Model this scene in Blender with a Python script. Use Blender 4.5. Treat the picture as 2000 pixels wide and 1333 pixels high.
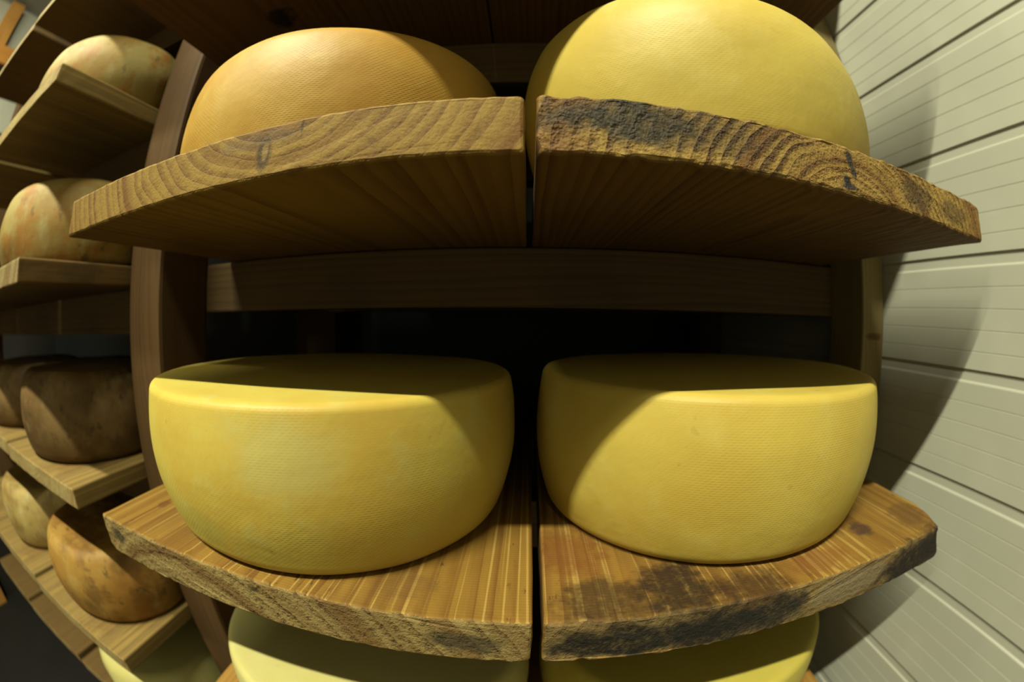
import bpy, bmesh, math, random
from mathutils import Vector, Matrix, noise

# ------------------------------------------------------------------ reset
for o in list(bpy.data.objects):
    bpy.data.objects.remove(o)
scene = bpy.context.scene
COL = scene.collection
Z0 = 1.35                       # lens height above the cellar floor

# ------------------------------------------------------------------ camera (full-frame diagonal fisheye)
cd = bpy.data.cameras.new('camera')
cam = bpy.data.objects.new('camera', cd)
COL.objects.link(cam)
scene.camera = cam
cd.type = 'PANO'
cd.panorama_type = 'FISHEYE_EQUISOLID'
cd.sensor_fit = 'HORIZONTAL'
cd.sensor_width = 36.0
cd.sensor_height = 24.0
cd.fisheye_lens = 850.0 / 2000.0 * 36.0
cd.fisheye_fov = math.radians(220)
cd.lens = 15.3
cd.clip_start = 0.005
cd.clip_end = 50
PITCH, YAW, ROLL = -0.0585, 0.035, -0.0067
Ry = Matrix(((math.cos(ROLL), 0, math.sin(ROLL)), (0, 1, 0), (-math.sin(ROLL), 0, math.cos(ROLL))))
Rx = Matrix(((1, 0, 0), (0, math.cos(PITCH), -math.sin(PITCH)), (0, math.sin(PITCH), math.cos(PITCH))))
Rz = Matrix(((math.cos(YAW), -math.sin(YAW), 0), (math.sin(YAW), math.cos(YAW), 0), (0, 0, 1)))
M = Rz @ Rx @ Ry
xr, yu, zb = M @ Vector((1, 0, 0)), M @ Vector((0, 0, 1)), -(M @ Vector((0, 1, 0)))
mw = Matrix(((xr.x, yu.x, zb.x, 0), (xr.y, yu.y, zb.y, 0), (xr.z, yu.z, zb.z, Z0), (0, 0, 0, 1)))
cam.matrix_world = mw
cd.dof.use_dof = True
cd.dof.focus_distance = 0.30
cd.dof.aperture_fstop = 5.6

# ------------------------------------------------------------------ world, lamps, exposure
w = bpy.data.worlds.new('cellar_air')
scene.world = w
w.use_nodes = True
bg = w.node_tree.nodes['Background']
bg.inputs[0].default_value = (1.0, 0.92, 0.52, 1)
bg.inputs[1].default_value = 0.50

LAMP = (1.0, 1.0, 0.72)


def tube(name, x, length, power, y=-0.63, z=1.60):
    """One fluorescent ceiling tube, running along x above the aisle."""
    l = bpy.data.lights.new(name, 'AREA')
    l.shape = 'RECTANGLE'
    l.size = length
    l.size_y = 0.05
    l.energy = power
    l.color = LAMP
    o = bpy.data.objects.new(name, l)
    COL.objects.link(o)
    o.location = (x, y, Z0 + z)
    # faces down and a little towards the rack, long side along x
    q = Matrix((Vector((1, 0, 0)), Vector((0, 1, 0.45)).normalized(), Vector((0, -0.45, 1)).normalized())).transposed()
    o.rotation_euler = q.to_euler()
    return o


tube('ceiling_tube_near', -0.58, 0.95, 103.0)
tube('ceiling_tube_far', -1.75, 0.90, 27.0)

scene.cycles.use_adaptive_sampling = True
scene.cycles.adaptive_threshold = 0.03
scene.cycles.max_bounces = 6
scene.cycles.diffuse_bounces = 5
scene.cycles.glossy_bounces = 2
scene.cycles.caustics_reflective = False
scene.cycles.caustics_refractive = False
vs = scene.view_settings
scene.display_settings.display_device = 'sRGB'
vs.view_transform = 'Standard'
vs.look = 'None'
vs.exposure = 0.0
vs.gamma = 1.0
vs.use_curve_mapping = False


# ------------------------------------------------------------------ node helpers
ALB = 0.52                      # overall reflectance of the cellar's surfaces


def lin(c):
    return tuple(ALB * ((v / 255) / 12.92 if v / 255 <= 0.04045 else ((v / 255 + 0.055) / 1.055) ** 2.4) for v in c) + (1.0,)


class NT:
    def __init__(s, name):
        s.m = bpy.data.materials.new(name)
        s.m.use_nodes = True
        s.t = s.m.node_tree
        s.b = s.t.nodes['Principled BSDF']

    def put(s, sock, v):
        if isinstance(v, bpy.types.NodeSocket):
            s.t.links.new(v, sock)
        else:
            sock.default_value = v

    def n(s, typ, **kw):
        nd = s.t.nodes.new(typ)
        for k, v in kw.items():
            setattr(nd, k, v)
        return nd

    def math(s, op, a, b=0.0, clamp=False):
        nd = s.n('ShaderNodeMath', operation=op, use_clamp=clamp)
        s.put(nd.inputs[0], a)
        s.put(nd.inputs[1], b)
        return nd.outputs[0]

    def vec(s, op, a, b):
        nd = s.n('ShaderNodeVectorMath', operation=op)
        s.put(nd.inputs[0], a)
        s.put(nd.inputs[1], b)
        return nd.outputs['Value'] if op == 'LENGTH' else nd.outputs[0]

    def noise(s, v, scale, detail=3.0, rough=0.55, dist=0.0):
        nd = s.n('ShaderNodeTexNoise')
        s.put(nd.inputs['Vector'], v)
        nd.inputs['Scale'].default_value = scale
        nd.inputs['Detail'].default_value = detail
        nd.inputs['Roughness'].default_value = rough
        nd.inputs['Distortion'].default_value = dist
        return nd.outputs['Fac']

    def rng(s, v, a, b, c=0.0, d=1.0, smooth=True):
        nd = s.n('ShaderNodeMapRange')
        nd.interpolation_type = 'SMOOTHSTEP' if smooth else 'LINEAR'
        s.put(nd.inputs[0], v)
        for i, q in enumerate((a, b, c, d)):
            nd.inputs[i + 1].default_value = q
        return nd.outputs[0]

    def mix(s, f, a, b, blend='MIX'):
        nd = s.n('ShaderNodeMix', data_type='RGBA', blend_type=blend)
        s.put(nd.inputs[0], f)
        s.put(nd.inputs[6], a)
        s.put(nd.inputs[7], b)
        return nd.outputs[2]

    def ramp(s, f, stops):
        nd = s.n('ShaderNodeValToRGB')
        s.put(nd.inputs[0], f)
        e = nd.color_ramp.elements
        while len(e) < len(stops):
            e.new(0.5)
        for el, (p, c) in zip(e, stops):
            el.position = p
            el.color = c
        return nd.outputs[0]

    def bump(s, h, strength, dist, normal=None):
        nd = s.n('ShaderNodeBump')
        nd.inputs['Strength'].default_value = strength
        nd.inputs['Distance'].default_value = dist
        s.put(nd.inputs['Height'], h)
        if normal is not None:
            s.put(nd.inputs['Normal'], normal)
        return nd.outputs[0]

    def xyz(s, v):
        nd = s.n('ShaderNodeSeparateXYZ')
        s.put(nd.inputs[0], v)
        return nd.outputs

    def comb(s, x, y, z):
        nd = s.n('ShaderNodeCombineXYZ')
        for i, v in enumerate((x, y, z)):
            s.put(nd.inputs[i], v)
        return nd.outputs[0]


def wood(name, axis, pith, ring=0.006, light=(196, 168, 104), dark=(150, 112, 56), face=None, stains=(), seed=0.0,
         endrough=1.0, contrast=1.0, saw=0.0, kb=1.0, grime=0.0, pitty=1.0):
    """Solid timber: growth rings round a pith line along `axis`, so that ends show arcs and faces show streaks.
    pith = (u, v) in the two other axes (object space). stains = [(centre, radii, strength, rgb)]."""
    g = NT(name)
    tc = g.n('ShaderNodeTexCoord')
    P = tc.outputs['Object']
    off = g.vec('ADD', P, (seed, seed * 1.7, seed * 0.6))
    X = g.xyz(P)
    ia = {'x': (1, 2, 0), 'y': (0, 2, 1), 'z': (0, 1, 2)}[axis]
    st = [1.0, 1.0, 1.0]
    st[ia[2]] = 0.12
    slow = g.vec('MULTIPLY', off, tuple(st))
    n1 = g.math('SUBTRACT', g.noise(slow, 9.0, 2.0), 0.5)
    n2 = g.math('SUBTRACT', g.noise(slow, 38.0, 2.0), 0.5)
    a = g.math('SUBTRACT', X[ia[0]], pith[0])
    b = g.math('MULTIPLY', g.math('SUBTRACT', X[ia[1]], pith[1]), kb)
    r = g.math('SQRT', g.math('ADD', g.math('MULTIPLY', a, a), g.math('MULTIPLY', b, b)))
    r = g.math('ADD', r, g.math('MULTIPLY', n1, 0.030))
    r = g.math('ADD', r, g.math('MULTIPLY', n2, 0.0045))
    ph = g.math('DIVIDE', r, ring)
    saw_ = g.math('FRACT', ph)
    band = g.rng(saw_, 0.25, 0.97, 0.0, 1.0, False)
    soft = g.rng(saw_, 0.97, 1.0, 1.0, 0.0)
    band = g.math('MULTIPLY', band, soft)
    slowband = g.noise(g.comb(g.math('MULTIPLY', r, 1.0), seed + 3.1, 0.0), 60.0, 2.0)
    band = g.math('MULTIPLY', band, g.rng(slowband, 0.3, 0.7, 0.25, 1.0))
    # fibres
    fs = [260.0, 260.0, 260.0]
    fs[ia[2]] = 7.0
    fib = g.noise(g.vec('MULTIPLY', off, tuple(fs)), 1.0, 3.0, 0.6)
    fs2 = [60.0, 60.0, 60.0]
    fs2[ia[2]] = 2.5
    fib2 = g.noise(g.vec('MULTIPLY', off, tuple(fs2)), 1.0, 2.0, 0.6)
    # which faces are cut across the grain
    nx = g.xyz(tc.outputs['Normal'])
    end = g.rng(g.math('ABSOLUTE', nx[ia[2]]), 0.6, 0.85)
    L, D = lin(light), lin(dark)
    fac = g.math('MULTIPLY', band, 0.75 * contrast)
    fac = g.math('ADD', fac, g.math('MULTIPLY', g.math('SUBTRACT', fib, 0.5), 0.55), True)
    fac = g.math('ADD', fac, g.math('MULTIPLY', g.math('SUBTRACT', fib2, 0.5), 0.9 * contrast), True)
    c = g.mix(fac, L, D)
    if face is not None:
        fl, fd = lin(face[0]), lin(face[1])
        fc = g.mix(fac, fl, fd)
        c = g.mix(end, fc, c)
    broad = g.noise(g.comb(g.math('MULTIPLY', r, 1.0), seed + 8.3, 0.0), 32.0, 1.0)
    c = g.mix(g.math('MULTIPLY', g.rng(broad, 0.48, 0.66, 0.0, 0.55 * contrast), end), c, lin((dark[0] * 1.02, dark[1] * 0.93, dark[2] * 0.92)))
    big = g.noise(off, 7.0, 3.0)
    c = g.mix(g.rng(big, 0.45, 0.75, 0.0, 0.35), c, lin((dark[0] * 0.85, dark[1] * 0.82, dark[2] * 0.8)))
    rough_n = g.noise(off, 420.0, 1.0, 0.7)
    pit = g.noise(off, 130.0, 3.0, 0.75)
    spk = g.math('MULTIPLY', g.rng(g.math('ADD', g.math('MULTIPLY', pit, 0.6), g.math('MULTIPLY', rough_n, 0.4)), 0.50, 0.38, 0.0, min(0.75, 0.42 * pitty)), end)
    c = g.mix(g.math('MULTIPLY', spk, g.math('ADD', 0.35, band), True), c, lin((dark[0] * 0.6, dark[1] * 0.55, dark[2] * 0.5)))
    if grime:
        gs = [150.0, 150.0, 150.0]
        gs[ia[2]] = 45.0
        gn = g.noise(g.vec('MULTIPLY', g.vec('ADD', off, (5.5, 2.2, 0)), tuple(gs)), 1.0, 3.0, 0.7)
        gm = g.math('MULTIPLY', g.rng(gn, 0.58, 0.70, 0.0, grime), g.rng(g.noise(off, 12.0, 2.0), 0.42, 0.62))
        c = g.mix(gm, c, lin((72, 48, 22)))
        ls = [330.0, 330.0, 330.0]
        ls[ia[2]] = 1.2
        lt = g.noise(g.vec('MULTIPLY', g.vec('ADD', off, (1.5, 7.2, 0)), tuple(ls)), 1.0, 1.0, 0.5)
        c = g.mix(g.math('MULTIPLY', g.rng(lt, 0.56, 0.68, 0.0, 0.75), g.math('SUBTRACT', 1.0, end)), c, lin((190, 154, 82)))
    for i, (cc, rr, ss, rgb, *rg) in enumerate(stains):
        d = g.vec('DIVIDE', g.vec('SUBTRACT', P, tuple(cc)), tuple(rr))
        ln = g.vec('LENGTH', d, (0, 0, 0))
        small = max(rr[0], rr[2]) < 0.0165
        ln = g.math('ADD', ln, g.math('MULTIPLY', g.math('SUBTRACT', g.noise(g.vec('ADD', off, (i * 3.3, 0, 0)), 110.0 if small else 45.0, 3.0, 0.65), 0.5), 0.9 if small else 1.5))
        m = g.rng(ln, 1.05, 0.5, 0.0, ss)
        m = g.math('MULTIPLY', m, g.rng(pit, 0.30, 0.55, 0.72, 1.0), True)
        if rg:
            m = g.math('MULTIPLY', m, g.rng(band, 0.0, 0.5, rg[0], 1.0))
        c = g.mix(m, c, lin(rgb))
    g.put(g.b.inputs['Base Color'], c)
    g.b.inputs['Roughness'].default_value = 0.72
    g.b.inputs['Specular IOR Level'].default_value = 0.25
    he = g.math('ADD', g.math('MULTIPLY', g.math('MULTIPLY', pit, pitty), g.math('ADD', 0.35, band)), g.math('ADD', g.math('MULTIPLY', rough_n, 0.30), g.math('MULTIPLY', band, -0.55)))
    hf = g.math('ADD', g.math('MULTIPLY', fib, 0.35), g.math('MULTIPLY', band, -0.12))
    if saw:
        k = g.math('SINE', g.math('MULTIPLY', g.math('ADD', X[ia[2]], g.math('MULTIPLY', n2, 0.002)), 2 * math.pi / 0.0032))
        hf = g.math('ADD', hf, g.math('MULTIPLY', k, saw))
    nb = g.bump(g.math('MULTIPLY', he, end), 0.9, 0.0022 * endrough)
    nb = g.bump(g.math('MULTIPLY', hf, g.math('SUBTRACT', 1.0, end)), 0.7, 0.0011, nb)
    g.put(g.b.inputs['Normal'], nb)
    return g.m


def cheese(name, base, deep, pale, seed=0.0, weave=1.0, mottled=0.25, specks=0.15, rough=0.48, mould=None, patches=(), sss=0.45):
    g = NT(name)
    tc = g.n('ShaderNodeTexCoord')
    P = g.vec('ADD', tc.outputs['Object'], (seed * 2.1, seed, seed * 0.7))
    U = g.xyz(tc.outputs['UV'])
    n = g.noise(P, 9.0, 3.0, 0.5)
    n2 = g.noise(P, 26.0, 3.0, 0.6)
    c = g.mix(g.rng(n, 0.38, 0.68, 0.0, mottled * 2.0), lin(base), lin(deep))
    c = g.mix(g.rng(n2, 0.50, 0.75, 0.0, mottled * 1.6), c, lin(pale))
    for (cc, rr, ss, rgb) in patches:
        d = g.vec('DIVIDE', g.vec('SUBTRACT', tc.outputs['Object'], tuple(cc)), tuple(rr))
        ln = g.math('ADD', g.vec('LENGTH', d, (0, 0, 0)), g.math('MULTIPLY', g.math('SUBTRACT', n2, 0.5), 1.2))
        c = g.mix(g.rng(ln, 1.0, 0.3, 0.0, ss), c, lin(rgb))
    if mould:
        m1 = g.noise(P, 15.0, 5.0, 0.68)
        c = g.mix(g.rng(m1, 0.46, 0.64, 0.0, mould[1]), c, lin(mould[0]))
        m2 = g.noise(g.vec('ADD', P, (4, 1, 2)), 42.0, 4.0, 0.6)
        c = g.mix(g.rng(m2, 0.60, 0.70, 0.0, mould[1] * 0.9), c, lin(mould[2]))
    sp = g.noise(P, 95.0, 2.0, 0.5)
    c = g.mix(g.rng(sp, 0.70, 0.78, 0.0, specks), c, lin((deep[0] * 0.62, deep[1] * 0.55, deep[2] * 0.45)))
    a = g.math('SINE', g.math('MULTIPLY', U[0], 2 * math.pi / 0.0046))
    b = g.math('SINE', g.math('MULTIPLY', U[1], 2 * math.pi / 0.0036))
    wv = g.math('MULTIPLY', a, b)
    rows = g.math('SINE', g.math('MULTIPLY', U[1], 2 * math.pi / 0.0018))
    wv = g.math('ADD', g.math('MULTIPLY', wv, 0.55), g.math('MULTIPLY', rows, 0.35))
    msk = g.rng(g.noise(P, 6.0, 3.0), 0.42, 0.66, 0.08, 1.0)
    g.put(g.b.inputs['Base Color'], g.mix(g.math('MULTIPLY', g.rng(wv, 0.2, 1.0, 0.0, 0.10 * weave), msk), c, lin(pale)))
    g.b.inputs['Roughness'].default_value = rough
    g.b.inputs['Specular IOR Level'].default_value = 0.22
    if sss:
        g.b.inputs['Subsurface Weight'].default_value = sss
        g.b.inputs['Subsurface Radius'].default_value = (1.0, 0.62, 0.18)
        g.b.inputs['Subsurface Scale'].default_value = 0.012
    h = g.math('ADD', g.math('MULTIPLY', g.math('MULTIPLY', wv, msk), weave), g.math('MULTIPLY', g.noise(P, 300.0, 2.0), 0.5))
    nb = g.bump(h, 0.8, 0.00013)
    nb = g.bump(n2, 0.5, 0.002, nb)
    g.put(g.b.inputs['Normal'], nb)
    return g.m


def plain(name, rgb, rough=0.5, var=0.06, bump=0.0):
    g = NT(name)
    tc = g.n('ShaderNodeTexCoord')
    n = g.noise(tc.outputs['Object'], 5.0, 3.0)
    c = g.mix(g.rng(n, 0.35, 0.65, 0.0, 1.0), lin(rgb), lin([v * (1 - var) for v in rgb]))
    g.put(g.b.inputs['Base Color'], c)
    g.b.inputs['Roughness'].default_value = rough
    g.b.inputs['Specular IOR Level'].default_value = 0.3
    if bump:
        g.put(g.b.inputs['Normal'], g.bump(g.noise(tc.outputs['Object'], 180.0, 2.0), 0.6, bump))
    return g.m


# ------------------------------------------------------------------ mesh helpers
def make(name, verts, faces, mat, loc=(0, 0, 0), parent=None, smooth=False, uv=None):
    me = bpy.data.meshes.new(name)
    me.from_pydata(verts, [], faces)
    if uv:
        lay = me.uv_layers.new(name='UVMap')
        for p in me.polygons:
            for li, vi in zip(p.loop_indices, p.vertices):
                lay.data[li].uv = uv[p.index][p.loop_indices.index(li) if False else li - p.loop_start]
    me.materials.append(mat)
    bm = bmesh.new()
    bm.from_mesh(me)
    bmesh.ops.recalc_face_normals(bm, faces=bm.faces)
    bm.to_mesh(me)
    bm.free()
    if smooth:
        for p in me.polygons:
            p.use_smooth = True
    o = bpy.data.objects.new(name, me)
    COL.objects.link(o)
    o.location = loc
    if parent is not None:
        o.parent = parent
    return o


def tag(o, label, cat, group=None):
    o['label'] = label
    o['category'] = cat
    if group:
        o['group'] = group
    return o


def rounded_outline(wd, ht, rad, step):
    """Rounded rectangle outline in (x, z), from x=0..wd, z=0..ht; rad = (bl, br, tr, tl)."""
    pts = []

    def arc(cx, cz, r, a0):
        k = 4
        for i in range(k + 1):
            an = a0 + (math.pi / 2) * i / k
            pts.append((cx + r * math.cos(an), cz + r * math.sin(an)))
    bl, br, tr, tl = rad

    def seg(p, q):
        d = math.hypot(q[0] - p[0], q[1] - p[1])
        k = max(1, int(d / step))
        for i in range(1, k):
            pts.append((p[0] + (q[0] - p[0]) * i / k, p[1] + (q[1] - p[1]) * i / k))
    arc(bl, bl, bl, math.pi)
    seg((bl, 0), (wd - br, 0))
    arc(wd - br, br, br, 1.5 * math.pi)
    seg((wd, br), (wd, ht - tr))
    arc(wd - tr, ht - tr, tr, 0)
    seg((wd - tr, ht), (tl, ht))
    arc(tl, ht - tl, tl, math.pi / 2)
    seg((0, ht - tl), (0, bl))
    return pts


def board(name, x0, x1, y0, y1, z0, z1, mat, rad=(.003, .003, .003, .003), seed=0, wear=0.0006, cut=None, warp=0.0, step=.006):
    """A shelf plank whose grain runs along y (its sawn end faces the aisle). Origin at left-front-bottom."""
    wd, dp, ht = x1 - x0, y1 - y0, z1 - z0
    out = rounded_outline(wd, ht, rad, step)
    cx, cz = wd / 2, ht / 2
    ys = [(0.0, 0.0022), (0.0007, 0.0008), (0.0022, 0.0)] + [(v, 0.0) for v in (0.012, 0.03, 0.06, 0.10, 0.16, 0.24, 0.34, dp * 0.75, dp - 0.002)] + [(dp, 0.002)]
    verts, faces = [], []
    nn = len(out)
    for (y, ins) in ys:
        for (x, z) in out:
            px = x + (cx - x) / max(abs(cx - x), 1e-6) * min(ins, abs(cx - x)) * (1 if abs(x - cx) > wd / 2 - rad[0] - 0.004 else 0)
            pz = z + (1 if z < cz else -1) * min(ins, abs(cz - z)) * (1 if abs(z - cz) > ht / 2 - 0.004 else 0)
            q = Vector((px + seed, y * 0.6, pz + seed * 2))
            k = wear * (2.2 if y < 0.003 else 1.0)
            px += k * noise.noise(q * 130)
            pz += k * noise.noise(q * 130 + Vector((9, 3, 1))) + warp * noise.noise(Vector((px * 4 + seed, y * 3, 0)))
            if cut:
                lim = wd - cut[0] * max(0.0, 1 - y / cut[1])
                # only the upper half of the corner is knocked off
                if px > lim:
                    f = max(0.0, min(1.0, pz / ht * 1.15))
                    px = px + (lim - px) * f
            verts.append((px, y + k * 0.6 * noise.noise(q * 90 + Vector((2, 7, 5))), pz))
    for j in range(len(ys) - 1):
        for i in range(nn):
            a, b = j * nn + i, j * nn + (i + 1) % nn
            faces.append((a, b, b + nn, a + nn))
    faces.append(tuple(range(nn - 1, -1, -1)))
    base = (len(ys) - 1) * nn
    faces.append(tuple(range(base, base + nn)))
    o = make(name, verts, faces, mat, (x0, y0, Z0 + z0))
    return o


def bar(name, lo, hi, mat, parent=None, bev=0.003, seed=0.0):
    """A squared timber with eased edges, origin at its centre-bottom."""
    cx, cy = (lo[0] + hi[0]) / 2, (lo[1] + hi[1]) / 2
    bm = bmesh.new()
    bmesh.ops.create_cube(bm, size=1.0)
    s = [hi[i] - lo[i] for i in range(3)]
    for v in bm.verts:
        v.co = Vector((v.co.x * s[0], v.co.y * s[1], (v.co.z + 0.5) * s[2]))
    bmesh.ops.bevel(bm, geom=list(bm.edges), offset=bev, segments=2, profile=0.6, affect='EDGES')
    me = bpy.data.meshes.new(name)
    bm.to_mesh(me)
    bm.free()
    me.materials.append(mat)
    o = bpy.data.objects.new(name, me)
    COL.objects.link(o)
    o.location = (cx, cy, Z0 + lo[2])
    if parent is not None:
        o.parent = parent
    return o


def wheel(name, cx, cy, zb, R, h, mat, bulge=.008, btop=None, cb=.013, ct=.014, seed=0.0, lump=0.0012, seg=144, dish=0.0, tilt=0.0):
    prof = []
    for r in (0.0, 0.35, 0.7, 0.9):
        prof.append(((R - bulge - cb) * r, 0.0))
    btop = bulge if btop is None else btop
    tm = 0.5 if btop == bulge else 0.60
    side = lambda t: R - (bulge * ((tm - t) / tm) ** 2 if t < tm else btop * ((t - tm) / (1 - tm)) ** 2)
    zlo, zhi = cb, h - ct
    ph = math.atan(2 * bulge / tm / (zhi - zlo))       # tilt of the flank where it meets the rounded rims
    pt = math.atan(2 * btop / (1 - tm) / (zhi - zlo))
    zc = zlo + cb * math.sin(ph)
    rc = side(0) - cb * math.cos(ph)
    prof = [(rc * r, 0.0) for r in (0.0, 0.35, 0.7, 0.9)]
    for i in range(9):
        an = -math.pi / 2 + (math.pi / 2 - ph) * i / 8
        prof.append((rc + cb * math.cos(an), zc + cb * math.sin(an) - cb * math.sin(ph) * (1 - i / 8)))
    ns = 22
    for i in range(1, ns):
        t = i / ns
        prof.append((side(t), zlo + (zhi - zlo) * t))
    rt = side(1) - ct * math.cos(pt)
    for i in range(10):
        an = pt + (math.pi / 2 - pt) * i / 9
        prof.append((rt + ct * math.cos(an), zhi - ct * math.sin(pt) + ct * math.sin(an) + ct * math.sin(pt) * i / 9))
    # blend the side into the corner arcs
    for r in (0.95, 0.88, 0.75, 0.5, 0.25, 0.0):
        prof.append((rt * r, h - dish * (1 - r * r)))
    verts, faces, uvs, vv = [], [], [], [0.0]
    for i in range(1, len(prof)):
        vv.append(vv[-1] + math.hypot(prof[i][0] - prof[i - 1][0], prof[i][1] - prof[i - 1][1]))
    for (r, z) in prof:
        for s in range(seg):
            an = 2 * math.pi * s / seg
            q = Vector((math.cos(an) * 1.3 + seed, math.sin(an) * 1.3, z * 9 + seed))
            k = noise.noise(q * 1.1) * lump * 1.6 + noise.noise(q * 3.1) * lump * 0.6
            rr = r + (k if r > R * 0.5 else 0.0)
            zz = z
            if z > h * 0.6:
                zz = z + noise.noise(Vector((r * math.cos(an) * 9 + seed, r * math.sin(an) * 9, 3.0))) * lump * 1.5 + tilt * r * math.cos(an)
            verts.append((rr * math.cos(an), rr * math.sin(an), zz))
    for j in range(len(prof) - 1):
        for s in range(seg):
            a, b = j * seg + s, j * seg + (s + 1) % seg
            faces.append((a, b, b + seg, a + seg))
            u0, u1 = 2 * math.pi * R * s / seg, 2 * math.pi * R * (s + 1) / seg
            uvs.append(((u0, vv[j]), (u1, vv[j]), (u1, vv[j + 1]), (u0, vv[j + 1])))
    me = bpy.data.meshes.new(name)
    me.from_pydata(verts, [], faces)
    lay = me.uv_layers.new(name='UVMap')
    flat = [c for f in uvs for p in f for c in p]
    lay.data.foreach_set('uv', flat)
    me.materials.append(mat)
    bm = bmesh.new()
    bm.from_mesh(me)
    bmesh.ops.remove_doubles(bm, verts=bm.verts, dist=1e-6)
    bm.to_mesh(me)
    bm.free()
    for p in me.polygons:
        p.use_smooth = True
    o = bpy.data.objects.new(name, me)
    COL.objects.link(o)
    o.location = (cx, cy, Z0 + zb)
    return o


# ------------------------------------------------------------------ the setting
XW = 0.49                       # face of the panelled wall
YB = 1.20                       # back wall
panel_mat = plain('white_wall_panel', (214, 212, 196), 0.38, 0.04, 0.00008)
shade_wall = plain('shade_dark_back_wall', (44, 47, 50), 0.6, 0.08)  # white back wall; the shade behind the rack is put into this dark colour
floor_mat = plain('grey_concrete_floor', (30, 27, 24), 0.7, 0.15)
ceil_mat = plain('white_ceiling_panel', (205, 203, 190), 0.6, 0.05)


def slab(name, lo, hi, mat):
    o = bar(name, lo, hi, mat, None, 0.002)
    o['kind'] = 'structure'
    return o


low_wall = plain('shade_dark_lower_wall', (48, 44, 40), 0.7, 0.1)  # end wall's lower part darkened in colour to stand in for the bay's shade
wr = slab('wall_right', (XW + 0.012, -1.6, -Z0), (XW + 0.09, YB, 1.72), panel_mat)
slab('wall_back', (-2.7, YB, -Z0), (XW + 0.09, YB + 0.08, 1.72), shade_wall)
slab('wall_left', (-2.7, -1.6, -Z0), (-2.62, YB, 1.72), low_wall)
slab('floor', (-2.7, -1.6, -Z0 - 0.05), (XW + 0.09, YB + 0.08, -Z0), floor_mat)
slab('ceiling', (-2.7, -1.6, 1.72), (XW + 0.09, YB + 0.08, 1.77), ceil_mat)

wl = bpy.data.objects['wall_left']
up = bar('white_panel', (-2.62, -1.6, 1.00), (-2.612, YB, 1.72), panel_mat, None, 0.001)
up.location = up.location - wl.location
up.parent = wl

# panels of the right wall: each a pressed profile with four fine grooves, chamfered joints between
PITCH_W = 0.1262
G0 = 0.0805                     # height of the joint beside the upper shelf
pr = []
H = PITCH_W


def panel_profile():
    p = [(0.0110, 0.0), (0.0030, 0.0), (0.0030, 0.0024), (0.0007, 0.0034), (0.0, 0.0040)]
    for k in range(1, 5):
        zc = (H - 0.010) * k / 5.0 + 0.0
        p += [(0.0, zc - 0.0006), (0.0005, zc), (0.0, zc + 0.0006)]
    p += [(0.0, H - 0.0118), (0.0003, H - 0.0108), (0.0018, H - 0.0092), (0.0020, H - 0.0086), (0.0020, H), (0.0110, H)]
    return p


pv, pf = [], []
prof2 = panel_profile()
joint = 0.0
L0, L1 = -1.55, YB - 0.002
for (dx, z) in prof2:
    pv.append((dx, L0, z))
    pv.append((dx, L1, z))
nprof = len(prof2)
pv += [(0.0125, L0, H), (0.0125, L1, H), (0.0125, L0, joint), (0.0125, L1, joint)]
for i in range(nprof - 1):
    pf.append((2 * i, 2 * i + 1, 2 * i + 3, 2 * i + 2))
b0 = 2 * nprof
pf.append((2 * nprof - 2, 2 * nprof - 1, b0 + 1, b0))
pf.append((b0, b0 + 1, b0 + 3, b0 + 2))
pf.append((b0 + 2, b0 + 3, 1, 0))
pf.append(tuple([2 * i for i in range(nprof)] + [b0, b0 + 2])[::-1])
pf.append(tuple([2 * i + 1 for i in range(nprof)] + [b0 + 1, b0 + 3]))
pan0 = None
wr_off = wr.location.copy()
for k in range(-10, 13):
    zz = G0 + k * PITCH_W
    if zz < -Z0 or zz + H > 1.72:
        continue
    if pan0 is None:
        pan0 = make('wall_panel', pv, pf, panel_mat)
        o = pan0
    else:
        o = pan0.copy()
        COL.objects.link(o)
    o.parent = wr
    o.location = Vector((XW, 0, Z0 + zz)) - wr_off

# ------------------------------------------------------------------ rack frame: posts and crossbeams
post_wood = wood('post_timber', 'z', (0.06, 0.09), 0.0045, (98, 70, 36), (74, 48, 22), seed=2.0, contrast=0.8)
post_wood_r = wood('post_timber_pale', 'z', (-0.07, 0.05), 0.005, (150, 134, 88), (116, 92, 52), seed=5.0, contrast=0.7,
                   stains=[((0.0, -0.036, 1.335), (0.02, 0.03, 0.006), 0.75, (96, 48, 22)), ((0.002, -0.036, 1.27), (0.004, 0.03, 0.006), 0.9, (60, 36, 20)),
                           ((0.0, -0.036, 1.70), (0.006, 0.03, 0.007), 0.9, (60, 36, 20))])
beam_wood = wood('beam_timber', 'x', (0.02, -0.03), 0.007, (104, 80, 44), (72, 50, 26), seed=8.0)
rack = bpy.data.objects.new('shelf_rack', None)
COL.objects.link(rack)
rack.location = (0, 0.45, 0)
tag(rack, 'wooden rack frame of upright posts and crossbeams carrying the shelf boards', 'rack')
R0 = rack.location.copy()


def rpart(o):
    o.location = o.location - R0
    o.parent = rack
    return o


rpart(bar('post', (-0.549, 0.395, -Z0), (-0.4695, 0.505, 1.22), post_wood, None, 0.007))
rpart(bar('post', (0.4370, 0.4285, -Z0), (0.4850, 0.505, 1.22), post_wood_r))
rpart(bar('post', (-0.60, 1.005, -Z0), (-0.48, 1.065, 1.22), post_wood))
rpart(bar('post', (0.425, 1.005, -Z0), (0.485, 1.065, 1.22), post_wood))
rpart(bar('post', (-1.80, 0.395, -Z0), (-1.72, 0.505, 1.22), post_wood))
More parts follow.
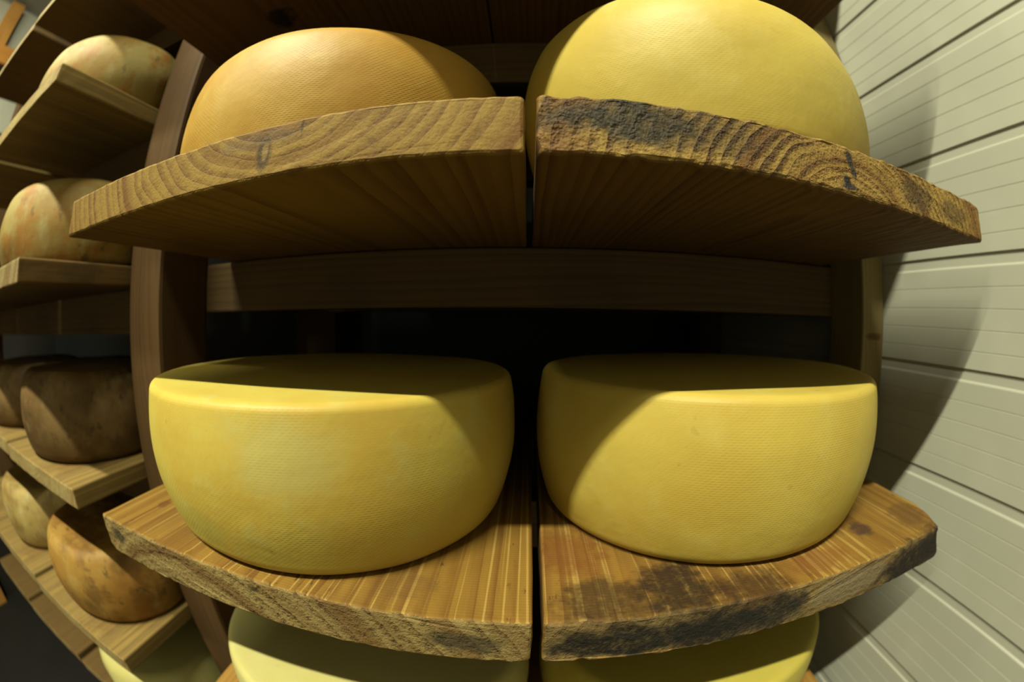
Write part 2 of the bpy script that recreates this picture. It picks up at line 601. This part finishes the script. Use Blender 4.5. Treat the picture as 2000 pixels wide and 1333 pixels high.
# main bay crossbeams, under each shelf
for zt in (0.695, 0.3745, 0.0792, -0.2285, -0.531):
    rpart(bar('crossbeam', (-0.4695, 0.500, zt - 0.0705), (0.437, 0.560, zt), beam_wood))
    rpart(bar('crossbeam', (-0.48, 0.940, zt - 0.0705), (0.425, 1.000, zt), beam_wood))
LEFT_TOP = [0.615, 0.330, 0.0793, -0.2067, -0.4764, -0.748]
LEFT_Y = [0.150, 0.1765, 0.188, 0.248, 0.207, 0.225]
LT = 0.030
for zt in LEFT_TOP:
    rpart(bar('crossbeam', (-1.72, 0.440, zt - LT - 0.0705), (-0.549, 0.500, zt - LT - 0.0003), beam_wood))

# ------------------------------------------------------------------ shelf boards
GREY = (58, 52, 40)
BLK = (30, 26, 20)
b_ul = wood('board_upper_left', 'y', (0.268, 0.050), 0.0105, (162, 128, 56), (112, 74, 22), seed=1.0, face=((146, 110, 46), (108, 72, 24)), kb=1.7, contrast=1.35,
            stains=[((0.266, 0.0, 0.016), (0.0070, 0.03, 0.0135), 0.85, (62, 44, 30)), ((0.2668, 0.0, 0.0175), (0.0030, 0.03, 0.0085), 0.85, (158, 128, 76)),
                    ((0.262, 0.0, 0.026), (0.045, 0.02, 0.006), 0.45, (110, 90, 72)), ((0.292, 0.0, 0.029), (0.0012, 0.02, 0.006), 0.8, (70, 52, 30))], endrough=0.55, pitty=0.8)
b_ur = wood('board_upper_right', 'y', (0.205, -0.030), 0.0085, (178, 144, 74), (108, 70, 28), seed=3.3, face=((132, 98, 46), (96, 64, 24)), kb=1.3, contrast=1.35, pitty=1.5,
            stains=[((0.046, 0.0, 0.022), (0.052, 0.03, 0.017), 0.95, (52, 47, 40)), ((0.092, 0.0, 0.022), (0.045, 0.03, 0.018), 0.85, (66, 54, 40), 0.55),
                    ((0.135, 0.0, 0.020), (0.045, 0.03, 0.022), 0.85, (84, 58, 34), 0.25),
                    ((0.2035, 0.0, 0.026), (0.0042, 0.03, 0.0085), 0.97, (40, 38, 42)), ((0.2055, 0.0, 0.017), (0.0035, 0.03, 0.006), 0.97, (40, 38, 42)),
                    ((0.197, 0.0, 0.0095), (0.0045, 0.03, 0.0055), 0.97, (40, 38, 42)), ((0.199, 0.0, 0.0060), (0.0110, 0.03, 0.0030), 0.95, (40, 38, 42)),
                    ((0.290, 0.0, 0.017), (0.028, 0.03, 0.013), 0.75, (76, 60, 38)), ((0.350, 0.0, 0.016), (0.030, 0.03, 0.012), 0.65, (82, 64, 40))], endrough=1.3)
b_ll = wood('board_lower_left', 'y', (0.130, -0.050), 0.0120, (162, 138, 86), (118, 92, 48), seed=6.1, face=((150, 112, 42), (108, 66, 16)), saw=0.06, kb=1.3, grime=0.85, pitty=1.5, contrast=1.3,
            stains=[((0.028, 0.0, 0.024), (0.013, 0.03, 0.009), 0.85, GREY), ((0.375, 0.0, 0.020), (0.028, 0.03, 0.012), 0.8, (62, 56, 44)),
                    ((0.216, 0.0, 0.031), (0.007, 0.02, 0.0035), 0.75, BLK), ((0.046, 0.067, 0.04), (0.008, 0.012, 0.016), 0.7, (100, 60, 28)),
                    ((0.33, 0.035, 0.04), (0.030, 0.030, 0.02), 0.45, (104, 72, 34))], endrough=1.15)
b_lr = wood('board_lower_right', 'y', (0.25, -0.060), 0.010, (150, 126, 80), (108, 82, 44), seed=9.4, face=((152, 112, 44), (102, 60, 16)), saw=0.06, kb=1.3, grime=0.8, pitty=1.2,
            stains=[((0.055, 0.0, 0.018), (0.066, 0.02, 0.021), 0.98, (32, 28, 23)), ((0.120, 0.0, 0.018), (0.046, 0.02, 0.023), 0.98, (32, 28, 23)), ((0.172, 0.0, 0.018), (0.040, 0.02, 0.023), 0.97, (36, 32, 26)),
                    ((0.345, 0.0, 0.014), (0.058, 0.02, 0.030), 0.98, (34, 28, 22)), ((0.390, 0.0, 0.020), (0.040, 0.02, 0.030), 0.96, (40, 33, 25)), ((0.255, 0.0, 0.022), (0.05, 0.02, 0.018), 0.6, (142, 128, 102)),
                    ((0.040, 0.020, 0.04), (0.040, 0.035, 0.016), 0.8, (60, 40, 18)), ((0.095, 0.028, 0.04), (0.040, 0.045, 0.016), 0.92, (44, 28, 14)), ((0.150, 0.012, 0.04), (0.045, 0.025, 0.016), 0.8, (60, 36, 16)),
                    ((0.022, 0.090, 0.04), (0.034, 0.050, 0.016), 0.7, (124, 72, 26)), ((0.376, 0.048, 0.04), (0.030, 0.036, 0.016), 0.65, (104, 74, 36)),
                    ((0.300, 0.052, 0.04), (0.016, 0.018, 0.016), 0.9, (80, 56, 42)), ((0.226, 0.026, 0.04), (0.045, 0.020, 0.016), 0.5, (132, 78, 38))], endrough=1.15)
b_top = wood('board_top', 'y', (0.10, 0.07), 0.009, (170, 144, 86), (128, 94, 48), seed=11.0, face=((122, 86, 36), (88, 56, 20)),
             stains=[((0.150, 0.175, 0.0), (0.022, 0.026, 0.02), 0.97, (34, 22, 12))])
b_top2 = wood('board_top_plain', 'y', (0.28, 0.06), 0.009, (170, 144, 86), (128, 94, 48), seed=12.5, face=((120, 84, 36), (86, 56, 20)))
b_low = wood('board_low', 'y', (0.2, -0.08), 0.008, (176, 150, 94), (130, 98, 52), seed=13.0, face=((190, 144, 68), (140, 94, 36)))
b_side = wood('board_side_bay', 'y', (0.16, 0.08), 0.0075, (186, 164, 108), (140, 108, 60), seed=17.0, face=((152, 126, 72), (108, 80, 38)), grime=0.4,
              stains=[((0.25, 0.05, 0.03), (0.05, 0.05, 0.03), 0.4, (110, 76, 40))])
b_side_dark = wood('board_side_bay_dark', 'y', (0.22, 0.06), 0.0075, (170, 150, 102), (120, 92, 52), seed=19.0, face=((118, 90, 46), (82, 56, 24)),
                   stains=[((0.36, 0.12, 0.015), (0.02, 0.05, 0.02), 0.5, (70, 56, 36))])

BD = 1.0
tag(board('shelf_board', -0.4196, -0.0014, 0.2041, BD, 0.0808, 0.1158, b_ul, (.0015, .002, .004, .002), 1, 0.0003, warp=0.0),
    'thick pale shelf board with knot in curved end grain, under the orange cheese', 'shelf board', 'main bay shelf boards')
tag(board('shelf_board', 0.0049, 0.4189, 0.2041, BD, 0.0808, 0.1158, b_ur, (.003, .003, .006, .004), 2, 0.0008),
    'rough shelf board with grey mould stain and black knot mark on its end, upper right', 'shelf board', 'main bay shelf boards')
tag(board('shelf_board', -0.4110, 0.0066, 0.2130, BD, -0.2265, -0.1866, b_ll, (.013, .006, .002, .002), 3, 0.0006),
    'orange-brown shelf board with sawn end, under the pale wheel at lower left', 'shelf board', 'main bay shelf boards')
tag(board('shelf_board', 0.0136, 0.4245, 0.2130, BD, -0.2265, -0.1866, b_lr, (.003, .008, .003, .002), 4, 0.0009, cut=(0.026, 0.052)),
    'blackened shelf board with chipped corner, nearest the white wall at lower right', 'shelf board', 'main bay shelf boards')
tag(board('shelf_board', -0.450, -0.0475, 0.19, BD, 0.3763, 0.412, b_top, seed=5),
    'overhead shelf board with dark round knot underneath, above the orange cheese', 'shelf board', 'main bay shelf boards')
tag(board('shelf_board', -0.0450, 0.3660, 0.19, BD, 0.3763, 0.412, b_top2, seed=6),
    'overhead shelf board above the brightest yellow wheel at upper right', 'shelf board', 'main bay shelf boards')
for x0_, x1_, nm_ in ((-0.462, -0.03, 'left'), (-0.025, 0.40, 'right')):
    tag(board('shelf_board', x0_, x1_, 0.20, BD, 0.6965, 0.732, b_top2, seed=9),
        'highest main bay shelf board, above the overhead ones on the %s' % nm_, 'shelf board', 'main bay shelf boards')
tag(board('shelf_board', -0.415, 0.003, 0.21, BD, -0.5289, -0.489, b_low, seed=7),
    'bottom shelf board carrying the palest wheel below the lower left board', 'shelf board', 'main bay shelf boards')
tag(board('shelf_board', 0.010, 0.4200, 0.21, BD, -0.5289, -0.489, b_low, seed=8),
    'bottom shelf board carrying the wheel below the blackened lower right board', 'shelf board', 'main bay shelf boards')

side_txt = ['topmost', 'second', 'third', 'fourth', 'fifth', 'lowest']
for lv, (zt, yf) in enumerate(zip(LEFT_TOP, LEFT_Y)):
    for k in range(3):
        if k == 2 and lv in (0, 1, 3):
            continue
        x1 = -0.562 - 0.365 * k - (0.01 if k else 0)
        x0 = x1 - 0.357
        if lv == 5:                                    # the lowest boards lie with open gaps between them
            x0, x1 = ((-0.984, -0.562), (-1.337, -1.008), (-1.69, -1.361))[k]
        m = b_side_dark if lv in (0, 2, 5) else b_side  # on the lowest level, shade from above is put into the darker board colour
        o = board('shelf_board', x0, x1, yf + 0.004 * k, 0.93, zt - LT, zt, m, seed=20 + lv * 3 + k, wear=0.0004, step=.02)
        pos = ['beside the post', 'second from the post', 'third from the post'][k]
        tag(o, 'left bay shelf board, %s level from the top, %s' % (side_txt[lv], pos), 'shelf board', 'left bay shelf boards')

# ------------------------------------------------------------------ cheese wheels
Y_BASE, Y_DEEP, Y_PALE = (222, 194, 96), (206, 168, 66), (228, 210, 132)
c_ul = cheese('rind_orange', (204, 164, 78), (186, 130, 42), (214, 180, 100), 1.0, 1.4, 0.30, 0.10, 0.50)
c_ur = cheese('rind_bright', (218, 194, 96), (206, 174, 72), (226, 206, 124), 4.0, 0.6, 0.22, 0.12, 0.5)
c_ll = cheese('rind_pale', (218, 196, 94), (210, 170, 70), (210, 204, 128), 7.0, 0.9, 0.32, 0.22, 0.5,
              patches=[((0.06, -0.19, 0.10), (0.05, 0.05, 0.04), 0.45, (206, 204, 138)), ((-0.05, -0.18, 0.03), (0.05, 0.06, 0.03), 0.45, (196, 190, 96))])
c_lr = cheese('rind_yellow', (216, 190, 90), (204, 168, 66), (222, 204, 116), 10.0, 0.7, 0.26, 0.16, 0.5)
c_b1 = cheese('rind_cream', (222, 212, 142), (212, 196, 112), (230, 222, 166), 13.0, 0.5, 0.2, 0.1, 0.42)
c_b2 = cheese('rind_straw', (214, 196, 92), (200, 176, 66), (222, 206, 120), 16.0, 0.5, 0.2, 0.1, 0.45)
aged = [cheese('rind_aged_%d' % i, b, d, p, 20.0 + 3 * i, 0.25, 0.5, 0.35, 0.6, (m, 0.8, m2), sss=0.0) for i, (b, d, p, m, m2) in enumerate([
    ((176, 158, 98), (164, 132, 64), (186, 174, 122), (168, 112, 46), (104, 94, 60)),
    ((172, 152, 92), (160, 124, 58), (184, 170, 120), (166, 112, 46), (96, 86, 56)),
    ((136, 108, 66), (106, 78, 40), (150, 126, 84), (92, 68, 36), (74, 60, 40)),
    ((178, 138, 66), (154, 102, 38), (188, 156, 90), (124, 88, 42), (84, 70, 44)),
    ((186, 160, 96), (160, 126, 64), (200, 184, 128), (150, 120, 70), (100, 90, 64))])]

tag(wheel('cheese_wheel', -0.2156, 0.4395, 0.1160, 0.1926, 0.1330, c_ul, .008, .006, .014, .018, 1.0, 0.0010),
    'orange cheese wheel with cloth-textured rind on the upper left board', 'cheese', 'main bay cheese wheels')
tag(wheel('cheese_wheel', 0.1828, 0.4010, 0.1164, 0.1862, 0.1440, c_ur, .011, .009, .014, .013, 2.0, 0.0010),
    'brightest yellow cheese wheel on the upper right board beside the white wall', 'cheese', 'main bay cheese wheels')
tag(wheel('cheese_wheel', -0.2050, 0.4020, -0.1861, 0.1932, 0.1330, c_ll, .012, .004, .013, .0065, 3.0, 0.0010),
    'pale yellow cheese wheel with whitish patch on the lower left board', 'cheese', 'main bay cheese wheels')
tag(wheel('cheese_wheel', 0.1980, 0.4230, -0.1858, 0.1876, 0.1362, c_lr, .011, .005, .013, .0070, 4.0, 0.0010),
    'smooth golden yellow cheese wheel on the blackened lower right board', 'cheese', 'main bay cheese wheels')
tag(wheel('cheese_wheel', -0.1808, 0.3832, -0.4890, 0.1900, 0.1350, c_b1, .008, .006, .013, .010, 5.0),
    'cream cheese wheel cut off by the picture edge, under the lower left board', 'cheese', 'main bay cheese wheels')
tag(wheel('cheese_wheel', 0.2128, 0.4178, -0.4890, 0.1900, 0.1350, c_b2, .008, .006, .013, .010, 6.0),
    'straw yellow cheese wheel mostly hidden under the lower right board', 'cheese', 'main bay cheese wheels')

LW = [  # level, x, y, R, h, material, label
    (1, -0.7350, 0.3760, 0.1720, 0.1216, aged[0], 'mottled aged wheel on the high left board near the ceiling'),
    (2, -0.7330, 0.3760, 0.1720, 0.1233, aged[1], 'speckled tan wheel level with the upper boards, left bay'),
    (3, -0.7515, 0.4251, 0.1690, 0.1372, aged[2], 'dull grey-brown wheel half in shadow behind the left upright post'),
    (4, -0.7300, 0.3930, 0.1684, 0.1385, aged[3], 'orange-brown mottled wheel low in the left bay beside the post'),
    (3, -1.1200, 0.4300, 0.1690, 0.1300, aged[2], 'brown wheel at the left picture edge next to the grey-brown one'),
    (4, -1.1150, 0.4100, 0.1690, 0.1380, aged[4], 'yellowish wheel left of the orange-brown mottled one, second from the post'),
    (5, -0.7400, 0.3900, 0.1700, 0.1300, c_b1, 'pale cream wheel peeking out below the lowest lit left board'),
]
for i, (lv, x, y, R, h, m, lb) in enumerate(LW):
    tag(wheel('cheese_wheel', x, y, LEFT_TOP[lv], R, h, m, .009, .009, .016, .022, 10.0 + i, 0.0022, 96), lb, 'cheese', 'left bay cheese wheels')

# ------------------------------------------------------------------ far left: wooden rack against the end wall
far_wood = wood('far_rack_timber', 'z', (0.05, 0.05), 0.008, (214, 156, 76), (170, 104, 40), seed=23.0)
far_plank = wood('far_rack_plank', 'y', (0.05, 0.05), 0.008, (216, 150, 66), (176, 104, 36), seed=25.0)
far = bpy.data.objects.new('end_wall_rack', None)
COL.objects.link(far)
far.location = (-2.55, 0.1, 0)
tag(far, 'orange wooden rack against the white end wall, far upper left corner', 'rack')
F0 = far.location.copy()


def fpart(o):
    o.location = o.location - F0
    o.parent = far
    return o


fpart(bar('post', (-2.605, 0.13, -Z0), (-2.54, 0.26, 1.70), far_wood))
fpart(bar('plank', (-2.539, -0.60, 1.32), (-2.51, 0.75, 1.42), far_plank))
